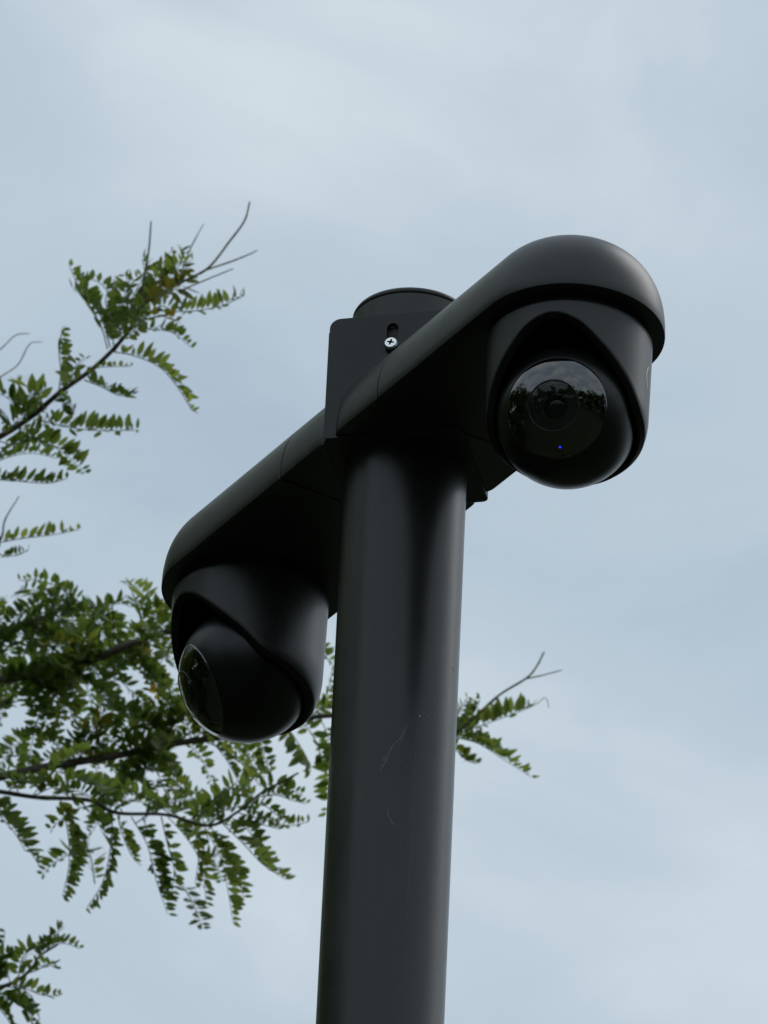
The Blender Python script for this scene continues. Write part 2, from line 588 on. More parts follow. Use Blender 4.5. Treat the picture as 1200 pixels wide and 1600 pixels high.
def stub(rz):
    """short fixed part of an arm between the clamp box and the seam"""
    rc = 0.013
    rings = []
    for k in range(9):
        s = 0.004 + rc * k / 8
        q = 1 - (s - 0.004) / rc
        f = (AW - rc * 0.75 * (1 - math.sqrt(max(0, 1 - q * q)))) / AW
        rings.append(arm_section(s, PROF, f, 1.0))
    rings.append(arm_section(S1 - 0.0015, PROF))
    rings.append(arm_section(S1 - 0.0009, PROF, 0.992, 0.994))
    lift = lambda ring: [(x, y, z * 0.96 + 0.0012) for x, y, z in ring]
    rings.append(lift(arm_section(S1 - 0.0007, PROF, 0.96, 1.0)))
    rings.append(lift(arm_section(S1 + 0.02, PROF, 0.95, 1.0)))
    V, F = loft(rings, True, True)
    o = make('arm_stub', V, F, M['shell'], bracket, weld=1e-6, angle=32)
    o.rotation_euler = (0, 0, rz)
    return o


stub(R_(45))
stub(R_(225))

# ------------------------------------------------------------------ the two cameras
BR = 0.0575                    # ball radius
BC = -0.0775                   # ball centre below the arm's rim
TAB = [(0, .0575), (18, .0505), (35, .034), (60, .0085), (76, -.0085), (97, -.0165), (125, -.0230), (155, -.0275), (180, -.0280)]


def edge_z(a):
    a = abs((math.degrees(a) + 180) % 360 - 180)
    for i in range(len(TAB) - 1):
        (x0, y0), (x1, y1) = TAB[i], TAB[i + 1]
        if x0 <= a <= x1:
            m0 = (TAB[i + 1][1] - TAB[i - 1][1]) / (TAB[i + 1][0] - TAB[i - 1][0]) if i > 0 else 0.0
            m1 = (TAB[i + 2][1] - y0) / (TAB[i + 2][0] - x0) if i + 2 < len(TAB) else 0.0
            h = x1 - x0
            t = (a - x0) / h
            return (2 * t ** 3 - 3 * t * t + 1) * y0 + (t ** 3 - 2 * t * t + t) * h * m0 + (-2 * t ** 3 + 3 * t * t) * y1 + (t ** 3 - t * t) * h * m1
    return TAB[-1][1]


def shroud_r(z, base=0.0650):
    if z >= 0:
        return base + 0.0017 * min(1, z / 0.068)
    return math.sqrt(base * base - z * z)


def camera(rz, lens_az, pitch, label, bc=BC, hood_az=None):
    root = empty('surveillance_camera', (0, 0, ZB), rz)
    tag(root, label, 'camera', 'cameras on the pole arms')
    # -- arm housing: straight part and a rounded nose
    rings = [arm_section(S1 + 0.0007, PROF, 0.975, 0.985), arm_section(S1 + 0.0009, PROF, 0.992, 0.994), arm_section(S1 + 0.0015, PROF)]
    for k in range(1, 7):
        rings.append(arm_section(S1 + (AL - S1) * k / 6, PROF))
    V, F = loft(rings)
    nb = len(V)
    na, kp = 48, len(PROF)
    for i in range(na + 1):
        a = math.pi + math.pi * i / na
        for r, z in PROF:
            V.append((r * math.cos(a), -AL + r * math.sin(a), z))
    for i in range(na):
        for p in range(kp - 1):
            F.append((nb + i * kp + p, nb + (i + 1) * kp + p, nb + (i + 1) * kp + p + 1, nb + i * kp + p + 1))
    make('arm_housing', V, F, M['shell'], root, weld=2e-6, angle=32)
    # -- shroud, cut in a wave that opens towards the lens
    ha = (lens_az if hood_az is None else hood_az) - rz
    la = lens_az - rz                       # lens azimuth in this thing's frame (0 = along the arm)
    na = 160
    V, F = [], []
    rows = []
    top = -bc - 0.0085
    for i in range(na):
        a = 2 * math.pi * i / na            # azimuth relative to the lens
        ze = edge_z(a)
        col = [(0.0592, top + 0.0002), (shroud_r(top) - 0.0010, top), (shroud_r(top) - 0.0003, top - 0.0003)]
        for k in range(13):
            z = top - 0.0009 + (ze + 0.0009 - top + 0.0009) * k / 12
            col.append((shroud_r(z), z))
        ro = shroud_r(ze)
        col.append((ro - 0.0004, ze + 0.0001))
        col.append((ro - 0.0042, ze - 0.0034))
        ze -= 0.0034
        # rim leads inwards towards the ball, then the inner wall runs back up
        zi = ze + 0.0012
        ri = math.sqrt(0.0590 ** 2 - zi * zi) if zi < 0 else 0.0590
        ri = min(ri, ro - 0.0050)
        col.append((ri + 0.0003, zi - 0.0008))
        col.append((ri, zi + 0.0006))
        for k in range(1, 9):
            z = zi + (top - zi) * k / 8
            r = math.sqrt(0.0592 ** 2 - z * z) if z < 0 else 0.0592
            col.append((r, z))
        rows.append(col)
    kg = 17                                 # outer skin ends here, the rim coloured black for its shade begins
    kc = len(rows[0])
    for i, col in enumerate(rows):
        a = 2 * math.pi * i / na + ha
        for r, z in col:
            V.append((r * math.sin(a), -r * math.cos(a), z))
    for i in range(na):
        j = (i + 1) % na
        for p in range(kg - 1):
            F.append((i * kc + p, j * kc + p, j * kc + p + 1, i * kc + p + 1))
    G = [(i * kc + p, ((i + 1) % na) * kc + p, ((i + 1) % na) * kc + p + 1, i * kc + p + 1) for i in range(na) for p in range(kg - 1, kc - 1)]
    gk = make('shaded_rim', V, G, M['shaded_rim'], root, angle=50)
    gk.location = (0, -AL, bc)
    sh = make('shroud', V, F, M['shroud'], root, angle=50)
    for o in (gk, sh):
        bm = bmesh.new()
        bm.from_mesh(o.data)
        bmesh.ops.delete(bm, geom=[v for v in bm.verts if not v.link_faces], context='VERTS')
        bm.to_mesh(o.data)
        bm.free()
    sh.location = (0, -AL, bc)
    # dark turning ring between arm and shroud
    V, F = revolve([(0.0625, 0.0004), (0.0625, -0.0095)], 96)
    nk = make('turning_ring', V, F, M['dark'], root)
    nk.location = (0, -AL, 0)
    # -- ball, its pole axis along the lens
    ball = None
    prof = []
    f0 = R_(45.5)                           # faceplate half angle
    prof = [(BR * 0.993 * math.sin(f0), BR * 0.993 * math.cos(f0)), (BR * 0.9975 * math.sin(f0 + 0.001), BR * 0.9975 * math.cos(f0 + 0.001)),
            (BR * 0.9996 * math.sin(f0 + 0.004), BR * 0.9996 * math.cos(f0 + 0.004)), (BR * math.sin(f0 + 0.012), BR * math.cos(f0 + 0.012))]
    for k in range(1, 41):
        t = f0 + 0.02 + (math.pi - f0 - 0.02) * k / 40
        prof.append((BR * math.sin(t) if k < 40 else 0.0, BR * math.cos(t)))
    V, F = revolve(prof, 128)
    ball = make('eyeball', V, F, M['ball'], root, weld=1e-6, angle=40)
    ball.location = (0, -AL, bc)
    d = Vector((math.sin(la) * math.cos(pitch), -math.cos(la) * math.cos(pitch), -math.sin(pitch)))
    ball.rotation_euler = d.to_track_quat('Z', 'Y').to_euler()
    # glossy window with a hole for the lens
    l0 = R_(21.2)
    BF = BR * 0.9985
    prof = [(BF * math.sin(t), BF * math.cos(t)) for t in [l0 + (f0 - 0.004 - l0) * k / 14 for k in range(15)]]
    prof = [(prof[0][0], prof[0][1] - 0.0012)] + prof + [(prof[-1][0] + 0.0001, prof[-1][1] - 0.0008)]
    V, F = revolve(prof, 128)
    make('faceplate', V, F, M['face'], ball, angle=40)
    # trim ring
    V, F = [], []
    rc, zc, tr = BF * math.sin(l0 - 0.003), BF * math.cos(l0 - 0.003), 0.00045
    V, F = revolve([(rc + tr * math.cos(2 * math.pi * k / 8), zc + tr * math.sin(2 * math.pi * k / 8)) for k in range(9)], 96)
    make('lens_ring', V, F, M['ring'], ball, weld=1e-7)
    # stepped barrel that narrows inwards
    br = BF * math.sin(l0) - 0.0006
    bz = BF * math.cos(l0)
    steps = [(br, bz - 0.0002)]
    r, z = br, bz - 0.0002
    for k in range(5):
        z -= 0.0016
        steps.append((r, z))
        r -= 0.0021
        steps.append((r, z))
    steps += [(r, z - 0.004)]
    V, F = revolve(steps, 96)
    make('lens_barrel', V, F, M['barrel'], ball, smooth=True, angle=30)
    # front element deep in the barrel
    rr = r
    V, F = revolve([(rr * math.sin(t) / math.sin(0.75), z - 0.0035 + rr * (math.cos(t) - math.cos(0.75)) / math.sin(0.75)) for t in [0.75 * k / 10 for k in range(11)]], 64)
    make('front_element', V, F, M['coat'], ball, weld=1e-7)
    # cover glass that carries on the curve of the window
    g = []
    for k in range(10):
        t = (l0 - 0.012) * k / 9
        g.append(((BF - 0.0002) * math.sin(t), (BF - 0.0002) * math.cos(t)))
    gi = [((BF - 0.0010) * math.sin((l0 - 0.012) * k / 9), (BF - 0.0010) * math.cos((l0 - 0.012) * k / 9)) for k in range(9, -1, -1)]
    V, F = revolve(g + gi, 64)
    make('cover_glass', V, F, M['glass'], ball, weld=1e-7, angle=40)
    return root, ball, sh, la


camR, ballR, shR, laR = camera(AZ, R_(-15), R_(22.0), 'black dome camera with blue status light, lens turned towards the viewer')
camL, ballL, shL, laL = camera(AZ + math.pi, R_(-84), R_(27), 'black dome camera at the lower end of the bar, lens turned away in profile', -0.0815, R_(-64))

# status light under the lens of the lit camera
t = R_(35.0)
V, F = revolve([(0, 0.0004), (0.0006, 0.0003), (0.0009, 0)], 20)
led = make('status_light', V, F, M['led'], ballR, weld=1e-7)
dn = ballR.rotation_euler.to_matrix().inverted() @ Vector((0, 0, -1))
dn = Vector((dn.x, dn.y, 0)).normalized()
dn = Matrix.Rotation(R_(4), 3, 'Z') @ dn
ldir = Vector((dn.x * math.sin(t), dn.y * math.sin(t), math.cos(t)))
led.location = ldir * (BR * 0.9985)
led.rotation_euler = ldir.to_track_quat('Z', 'Y').to_euler()


def shroud_mark(sh, root_rz, pts, wid, material, name):
    """ribbon printed on a shroud; pts are (azimuth in the place, height over the ball centre)"""
    V, F = [], []
    for a, z in pts:
        b = R_(a) - root_rz
        r = shroud_r(z) + 0.0001
        for s in (-1, 1):
            bb = b + s * wid / r
            V.append((r * math.sin(bb), -r * math.cos(bb), z))
    for i in range(len(pts) - 1):
        F.append((2 * i, 2 * i + 1, 2 * i + 3, 2 * i + 2))
    make(name, V, F, material, sh)


mk = []
for k in range(13):
    u = k / 12
    mk.append((73 - 4 * math.sin(math.pi * u), 0.0395 - 0.0205 * u))
shroud_mark(shR, AZ, mk, 0.0012, M['print'], 'printed_mark')

# pale nicks on the far arm's shell
hous = [c for c in camL.children if c.name.startswith('arm_housing')][0]
bpy.context.view_layer.update()
bvh = BVHTree.FromPolygons([hous.matrix_world @ v.co for v in hous.data.vertices], [tuple(p.vertices) for p in hous.data.polygons])
for nx, ny, nl in ((316, 833, 0.0012), (322, 836, 0.0016)):
    hit, hn, _, _ = bvh.ray_cast(CAM, (at(nx, ny, 1.0) - CAM).normalized())
    if hit is None:
        continue
    t1 = hn.cross(Vector((0.3, 0.2, 1))).normalized()
    t2 = hn.cross(t1)
    q = [hit + hn * 0.00012 + t1 * u + t2 * v for u, v in ((-nl, 0), (-nl * .3, 0.0004), (nl, 0.0002), (nl * .4, -0.0004))]
    inv = hous.matrix_world.inverted()
    make('nick', [inv @ p for p in q], [(0, 1, 2, 3)], M['scuff'], hous, smooth=False)

# ------------------------------------------------------------------ honey locust tree
tree = empty('honey_locust_tree', (0, 0, 0))
tag(tree, 'honey locust tree reaching in from the left with feathery green compound leaves', 'tree')
TD = 10.5                       # distance of the boughs in view
NLEAF = [0]


def leaflets(path, up, ll, lw, sp, fold, V, F, rng, skip=0.06):
    """pairs of small blades along a leaf stalk"""
    L = [0.0]
    for i in range(1, len(path)):
        L.append(L[-1] + (path[i] - path[i - 1]).length)
    tot = L[-1]
    npair = max(4, int(tot * (1 - 0.12) / sp))
    for k in range(npair + 1):
        s = tot * (0.12 + 0.88 * k / npair)
        i = max(j for j in range(len(L)) if L[j] <= s + 1e-9)
        i = min(i, len(path) - 2)
        u = (s - L[i]) / max(L[i + 1] - L[i], 1e-6)
        p = path[i].lerp(path[i + 1], u)
        d = (path[i + 1] - path[i]).normalized()
        side0 = d.cross(up).normalized()
        nrm = side0.cross(d).normalized()
        env = 0.72 + 0.28 * math.sin(math.pi * min(1, (k + 0.6) / npair))
        if k > npair - 2:
            env *= 0.75
        for sg in (-1, 1):
            if rng.random() < skip:
                continue
            fo = fold + rng.uniform(-0.3, 0.3)
            sw = rng.uniform(0.12, 0.55)
            ax = ((side0 * sg) * math.cos(fo) + nrm * math.sin(fo)).normalized()
            ax = (ax * math.cos(sw) + d * math.sin(sw)).normalized()
            ax = (ax + Vector((rng.gauss(0, .09), rng.gauss(0, .09), rng.gauss(0, .09) - 0.05))).normalized()
            l = ll * env * rng.uniform(0.8, 1.15)
            ww = lw * env * rng.uniform(0.85, 1.15)
            bx = (d - ax * d.dot(ax)).normalized()
            nb = ax.cross(bx)
            rot = rng.uniform(-0.6, 0.6)
            bx = bx * math.cos(rot) + nb * math.sin(rot)
            nb = ax.cross(bx)
            cu = rng.uniform(-0.25, 0.25) * l
            b0 = len(V)
            o = p + ax * 0.001
            for q, h in ((0.05, 0.18), (0.3, 0.95), (0.62, 0.9), (0.86, 0.45)):
                c = o + ax * (l * q) + nb * (cu * q * q)
                V.append(c + bx * (ww * 0.5 * h))
                V.append(c - bx * (ww * 0.5 * h))
            V.append(o + ax * l + nb * cu)
            for q in range(3):
                F.append((b0 + 2 * q, b0 + 2 * q + 1, b0 + 2 * q + 3, b0 + 2 * q + 2))
            F.append((b0 + 6, b0 + 7, b0 + 8))


def stalk(path, r0, r1, V, F):
    v, f = tube(path, [r0 + (r1 - r0) * i / (len(path) - 1) for i in range(len(path))], 4)
    b = len(V)
    V += v
    F += [tuple(b + i for i in q) for q in f]


def compound_leaf(parent, pts, seed, ll=0.0255, lw=0.0094, sp=0.0076, fold=0.75, up=None, yellow=False, skip=0.06):
    rng = random.Random(seed)
    path = smooth_path(pts, 4)
    k = rng.uniform(0.86, 1.18)
    ll, lw = ll * k, lw * k * rng.uniform(0.9, 1.1)
    if up is None:
        up = Vector((rng.uniform(-.35, .35), rng.uniform(-.35, .35), 1))
        d = (pts[-1] - pts[0]).normalized()
        if abs(d.z) > 0.75:                   # a hanging leaf shows its face
            up = Vector((rng.uniform(-.9, .9), rng.uniform(-1, 0.2), 0.25))
    up = up.normalized()
    V, F = [], []
    stalk(path, 0.0010, 0.0005, V, F)
    leaflets(path, up, ll, lw, sp, fold, V, F, rng, skip)
    o = make('leaf', V, F, M['leafy' if yellow else 'leaf'], parent, smooth=False)
    NLEAF[0] += 1
    return o


def px(pts, depth, jit=0.0, rng=random, ddepth=0.0):
    n = len(pts) - 1
    return [at(x, y, depth + ddepth * i / max(n, 1) + rng.uniform(-jit, jit)) for i, (x, y) in enumerate(pts)]


BR_PATHS = {}


def branch(key, pts, r0, r1, depth, dd=0.0, material='bark', name='branch', parent=None):
    rng = random.Random(key)
    path = smooth_path(px(pts, depth, 0.02, rng, dd), 6)
    # small knots along the wood
    rad = []
    for i in range(len(path)):
        u = i / (len(path) - 1)
        rad.append((r0 + (r1 - r0) * u) * (1 + 0.16 * rng.random() * (i % 5 == 0)))
    V, F = tube(path, rad, 8)
    o = make(name, V, F, M[material], parent or tree)
    BR_PATHS[key] = path
    return o


K = 0.0009                      # metres per pixel of the photograph at the boughs
# boughs, drawn from the trunk side towards the tip
b1 = branch('b1', [(-420, 980), (-200, 800), (-60, 712), (0, 682), (50, 650), (95, 612), (150, 572), (196, 524), (224, 478), (262, 452)], 0.0056, 0.0020, TD, -0.10)
b1t = branch('b1t', [(240, 466), (290, 438), (326, 418), (358, 378), (382, 345), (390, 316)], 0.0020, 0.0012, TD - 0.10, -0.05, 'twig', 'twig', b1)
branch('b1u', [(324, 421), (360, 409), (388, 398), (402, 391)], 0.0014, 0.0008, TD - 0.12, 0.03, 'twig', 'twig', b1)
branch('b1v', [(280, 455), (320, 438), (364, 420)], 0.0013, 0.0008, TD - 0.10, 0.05, 'twig', 'twig', b1)
branch('b1w', [(212, 500), (222, 450), (232, 395), (236, 346)], 0.0020, 0.0010, TD - 0.08, -0.05, 'twig', 'twig', b1)
branch('b1x', [(282, 430), (296, 392), (308, 368), (318, 350)], 0.0012, 0.0006, TD - 0.06, 0.05, 'twig', 'twig', b1)
branch('b1y', [(-30, 620), (0, 590), (28, 570), (46, 538), (66, 534)], 0.0012, 0.0006, TD + 0.1, 0.05, 'twig', 'twig', b1)
branch('b1z', [(-40, 570), (0, 546), (24, 524), (46, 521)], 0.0011, 0.0006, TD + 0.12, 0.05, 'twig', 'twig', b1)
branch('b1k', [(178, 548), (202, 518), (226, 500), (252, 494)], 0.0022, 0.0010, TD - 0.06, 0.04, 'bark', 'twig', b1)
b2 = branch('b2', [(-420, 1130), (-200, 1090), (-40, 1068), (60, 1052), (130, 1036), (190, 1012), (236, 994), (275, 984), (320, 975), (360, 968)], 0.0085, 0.0030, TD + 0.15, 0.12)
b2b = branch('b2b', [(-420, 1120), (-240, 1040), (-80, 1005), (0, 985), (50, 972), (95, 952), (140, 938)], 0.006, 0.0016, TD + 0.3, 0.1)
b3 = branch('b3', [(-420, 1160), (-220, 1205), (-60, 1222), (60, 1200), (180, 1181), (260, 1164), (340, 1152), (420, 1136), (520, 1118), (620, 1135), (700, 1148), (742, 1120), (780, 1086)], 0.0072, 0.0017, TD + 0.08, 0.25)
branch('b3t', [(742, 1120), (780, 1086), (822, 1060), (838, 1042), (850, 1019)], 0.0018, 0.0012, TD + 0.32, 0.02, 'twig', 'twig', b3)
branch('b3u', [(824, 1060), (848, 1055), (878, 1047)], 0.0012, 0.0007, TD + 0.34, 0.03, 'twig', 'twig', b3)
branch('b3v', [(815, 1108), (838, 1100), (852, 1090), (858, 1106)], 0.0007, 0.0005, TD + 0.32, 0.03, 'twig', 'twig', b3)
b4 = branch('b4', [(-420, 1170), (-220, 1215), (-80, 1226), (0, 1237), (60, 1246), (138, 1250), (182, 1270), (260, 1273), (326, 1290), (372, 1268), (410, 1238), (466, 1208)], 0.0042, 0.0013, TD - 0.1, -0.1)
b5 = branch('b5', [(-420, 1420), (-220, 1520), (-60, 1545), (0, 1542), (30, 1530), (50, 1512), (62, 1494), (90, 1476)], 0.0045, 0.0013, TD - 0.05, 0.1)
b6 = branch('b6', [(-420, 1010), (-220, 930), (-90, 896), (-20, 862), (2, 840), (8, 812), (30, 775)], 0.004, 0.0006, TD + 0.05, 0.1)

LEAF_N = [100]


def lf(parent, pts, depth=TD, dd=0.0, **kw):
    LEAF_N[0] += 1
    rng = random.Random(LEAF_N[0])
    return compound_leaf(parent, px(pts, depth, 0.008, rng, dd), LEAF_N[0], **kw)


# leaves one can pick out, bough by bough
D1 = TD - 0.08
lf(b1, [(172, 549), (210, 556), (250, 574), (278, 606), (300, 642)], D1, -0.05, up=Vector((0.35, -0.2, 1)))
lf(b1, [(250, 486), (300, 486), (345, 478), (382, 462)], D1, 0.05)
lf(b1, [(92, 614), (95, 580), (92, 548), (97, 514)], D1, 0.05, up=Vector((1, -0.5, 0.2)), ll=0.019)
lf(b1, [(132, 594), (158, 604), (186, 618), (205, 616)], D1, -0.08, ll=0.019)
lf(b1, [(56, 655), (110, 668), (160, 673), (214, 672)], D1, 0.04)
lf(b1, [(30, 676), (70, 690), (105, 712), (132, 738)], D1, 0.03)
lf(b1, [(0, 700), (50, 690), (95, 700), (128, 716)], D1 + 0.05, 0.03)
lf(b1, [(-20, 748), (30, 752), (75, 755), (104, 748)], D1, 0.05)
lf(b1, [(-30, 735), (10, 715), (50, 708), (88, 716)], D1 + 0.08, 0.05)
lf(b1, [(168, 545), (158, 510), (136, 474), (108, 416)], D1, 0.08, up=Vector((0.5, -0.6, 0.8)))
lf(b1, [(172, 542), (160, 500), (138, 468), (114, 452)], D1, -0.05, up=Vector((0.5, -0.5, 0.8)))
lf(b1, [(178, 540), (170, 495), (165, 465), (180, 435)], D1, 0.03)
lf(b1, [(190, 528), (178, 480), (160, 445), (128, 432)], D1 + 0.04, 0.03, up=Vector((0.4, -0.5, 0.8)))
lf(b1, [(196, 520), (192, 486), (198, 452), (220, 430)], D1, -0.04)
lf(b1, [(205, 510), (205, 470), (225, 430), (222, 405)], D1, 0.05)
lf(b1, [(222, 480), (240, 440), (252, 415), (268, 392)], D1, 0.04, yellow=True, fold=0.5)
lf(b1, [(230, 470), (250, 438), (275, 415), (300, 408)], D1, -0.03)
lf(b1, [(240, 466), (262, 436), (284, 410), (282, 392)], D1 + 0.03, 0.02)
lf(b1, [(250, 460), (268, 455), (282, 445), (292, 420)], D1, 0.03, yellow=True)
lf(b1, [(214, 515), (240, 515), (270, 520), (298, 542)], D1, 0.03, ll=0.018)
lf(b1, [(226, 500), (248, 494), (268, 498), (282, 505)], D1, -0.03, ll=0.018, yellow=True)
lf(b1, [(208, 508), (234, 488), (252, 478), (272, 486)], D1 + 0.05, 0.03)
lf(b1, [(150, 570), (142, 590), (150, 575), (205, 572)], D1, 0.02, ll=0.012)
lf(b1, [(70, 640), (60, 620), (40, 604), (28, 600)], D1, 0.04)
lf(b1, [(50, 655), (30, 640), (12, 622), (-12, 612)], D1, 0.04)
lf(b1, [(40, 660), (36, 635), (48, 618), (70, 608)], D1, -0.04)
lf(b1, [(20, 672), (10, 650), (-6, 634), (-24, 628)], D1, 0.04)
lf(b1, [(90, 618), (108, 628), (116, 640), (112, 655)], D1, -0.05, ll=0.014)
lf(b1, [(10, 680), (24, 660), (50, 645), (72, 644)], D1, 0.05)
for h in ([(30, 668), (46, 672), (66, 664), (84, 650)], [(0, 690), (22, 694), (44, 684), (62, 672)], [(186, 530), (206, 520), (222, 500), (240, 496)],
          [(206, 506), (218, 486), (236, 470), (258, 468)], [(228, 470), (246, 462), (266, 448), (280, 438)], [(196, 520), (184, 508), (180, 488), (190, 470)],
          [(120, 598), (112, 586), (118, 572), (132, 560)], [(212, 500), (200, 478), (204, 452), (196, 430)]):
    lf(b1, h, D1 - 0.10, 0.02, ll=0.021, fold=0.3, yellow=h[0][0] == 228)
# thin spray above the dense mass
lf(b6, [(-20, 852), (30, 842), (80, 836), (122, 828)], TD + 0.12, 0.03, ll=0.024, lw=0.010, sp=0.0115)
lf(b6, [(-30, 846), (0, 866), (24, 868), (44, 860)], TD + 0.1, 0.03, ll=0.018)
# right-hand end of the bough that passes behind the pole
lf(b3, [(716, 1146), (756, 1132), (796, 1118), (832, 1104)], TD + 0.3, 0.04, lw=0.011, ll=0.028)
lf(b3, [(712, 1152), (748, 1162), (786, 1186), (830, 1214)], TD + 0.3, 0.04, up=Vector((0.5, -0.5, 0.8)))
lf(b3, [(700, 1150), (735, 1156), (768, 1172), (800, 1190)], TD + 0.36, 0.04, up=Vector((0.5, -0.2, 0.8)))
lf(b3, [(690, 1158), (712, 1172), (730, 1188), (745, 1194)], TD + 0.33, 0.03, ll=0.017)
lf(b3, [(690, 1140), (712, 1122), (722, 1106), (730, 1090)], TD + 0.28, 0.03, ll=0.02)
lf(b3, [(705, 1148), (728, 1128), (744, 1108), (750, 1092)], TD + 0.31, 0.03, ll=0.018)
lf(b3, [(718, 1142), (742, 1128), (768, 1120), (790, 1112)], TD + 0.34, 0.04, lw=0.011)
lf(b3, [(708, 1150), (730, 1150), (752, 1158), (772, 1170)], TD + 0.3, 0.03, up=Vector((0.4, -0.6, 0.8)))
lf(b3, [(696, 1150), (714, 1136), (728, 1130), (746, 1124)], TD + 0.35, 0.03, yellow=True, ll=0.018)
# behind and below the far camera
lf(b3, [(486, 1122), (505, 1100), (515, 1070), (520, 1040)], TD + 0.28, 0.03)
lf(b3, [(470, 1126), (486, 1145), (500, 1175), (512, 1205)], TD + 0.25, 0.03)
lf(b3, [(445, 1132), (462, 1155), (480, 1185), (486, 1205)], TD + 0.2, -0.03)
lf(b3, [(400, 1140), (408, 1160), (414, 1185), (422, 1208)], TD + 0.2, 0.03, ll=0.018)
lf(b3, [(500, 1122), (512, 1150), (520, 1200), (512, 1270)], TD + 0.3, 0.03)
lf(b3, [(470, 1125), (492, 1112), (520, 1104), (545, 1100)], TD + 0.22, 0.03)
lf(b2, [(340, 972), (400, 970), (460, 990), (520, 1036)], TD + 0.28, 0.03)
D4 = TD - 0.14
hang = [
    [(-6, 1240), (14, 1280), (36, 1312), (54, 1342)], [(-20, 1236), (-4, 1270), (22, 1300), (40, 1330)],
    [(94, 1250), (106, 1300), (108, 1350), (98, 1400)], [(96, 1252), (112, 1290), (116, 1330), (116, 1372)],
    [(176, 1272), (172, 1330), (160, 1380), (136, 1418)], [(128, 1254), (150, 1280), (160, 1300), (170, 1318)],
    [(184, 1274), (190, 1300), (202, 1330), (212, 1346)], [(205, 1276), (230, 1320), (244, 1375), (262, 1428)],
    [(222, 1276), (240, 1320), (250, 1360), (252, 1400)], [(252, 1276), (262, 1320), (272, 1360), (268, 1400)],
    [(262, 1276), (292, 1310), (315, 1352), (322, 1410)], [(285, 1282), (305, 1300), (310, 1340), (305, 1380)],
    [(318, 1290), (345, 1340), (356, 1390), (364, 1442)], [(328, 1290), (352, 1330), (368, 1366), (380, 1400)],
    [(345, 1284), (380, 1318), (410, 1350), (446, 1374)], [(360, 1276), (390, 1300), (405, 1330), (420, 1360)],
]
for i, h in enumerate(hang):
    lf(b4, h, D4, random.Random(i).uniform(-0.06, 0.06), ll=0.0235, fold=0.8, up=Vector((0.75 + random.Random(i).uniform(-.3, .3), -0.45 + random.Random(i + 50).uniform(-.5, .5), 0.25)))
for h in ([(372, 1270), (410, 1280), (450, 1290), (482, 1284)], [(400, 1246), (430, 1242), (455, 1250), (478, 1256)],
          [(396, 1250), (388, 1230), (400, 1212), (425, 1205)], [(330, 1288), (350, 1262), (370, 1246), (395, 1240)],
          [(376, 1266), (410, 1258), (430, 1272), (446, 1282)], [(410, 1238), (425, 1228), (440, 1232), (470, 1240)],
          [(300, 1280), (330, 1262), (352, 1250), (366, 1240)], [(240, 1272), (262, 1255), (286, 1246), (305, 1240)],
          [(262, 1274), (300, 1262), (335, 1262), (366, 1262)], [(340, 1284), (372, 1292), (404, 1288), (436, 1296)]):
    lf(b4, h, D4 + 0.02, 0.03, ll=0.019)
# the little spray at the bottom edge
for h in ([(56, 1502), (78, 1480), (100, 1474), (124, 1482)], [(60, 1496), (72, 1476), (88, 1460), (100, 1448)],
          [(16, 1536), (8, 1505), (6, 1480), (8, 1456)], [(28, 1530), (34, 1500), (46, 1486), (62, 1480)],
          [(10, 1542), (40, 1545), (66, 1555), (92, 1556)], [(24, 1536), (48, 1556), (58, 1576), (62, 1594)],
          [(-14, 1545), (10, 1560), (36, 1575), (52, 1600)], [(-24, 1546), (-6, 1570), (10, 1590), (24, 1612)],
          [(40, 1522), (60, 1515), (72, 1506), (86, 1512)], [(-8, 1544), (-10, 1515), (0, 1496), (18, 1490)],
          [(-30, 1546), (-14, 1530), (4, 1524), (20, 1518)]):
    lf(b5, h, TD, random.uniform(-.05, .05), ll=0.021)

# the dense mass: leaves set along the wood of the middle boughs
rng = random.Random(21)


def mass(parent, path, n, x0, x1, depth_spread, ylim, lo=70, hi=150, drop=0.5, yel=0.03, into=None):
    cnt = 0
    guard = 0
    while cnt < n and guard < 4000:
        guard += 1
        p = rng.choice(path)
        X, Y, D = see(p)
        if not (x0 <= X <= x1):
            continue
        a = rng.uniform(0, 2 * math.pi)
        el = rng.uniform(-0.9, 0.75) - 0.25 * drop
        dv = Vector((math.cos(a) * math.cos(el), math.sin(a) * math.cos(el), math.sin(el)))
        ln = rng.uniform(lo, hi) * K
        q1 = p + dv * ln * 0.4 + Vector((0, 0, 0.006))
        q2 = p + dv * ln * 0.75 + Vector((0, 0, -0.002))
        q3 = p + dv * ln + Vector((0, 0, -0.018 * (0.5 + drop)))
        tx, ty, _ = see(q3)
        if not ylim(tx, ty):
            continue
        LEAF_N[0] += 1
        if into is not None:
            off = Vector((rng.gauss(0, .03), rng.uniform(-.05, .35), rng.gauss(0, .03)))
            pth = smooth_path([p + off, q1 + off, q2 + off, q3 + off], 4)
            stalk(pth, 0.0010, 0.0005, *into)
            leaflets(pth, Vector((rng.uniform(-.5, .5), rng.uniform(-.5, .5), 1)).normalized(), 0.0255, 0.0094, 0.0076, rng.uniform(.2, .9), *into, rng)
            cnt += 1
            continue
        compound_leaf(parent, [p, q1, q2, q3], LEAF_N[0], yellow=rng.random() < yel, fold=rng.uniform(0.3, 0.9), ll=rng.uniform(0.019, 0.025))
        cnt += 1


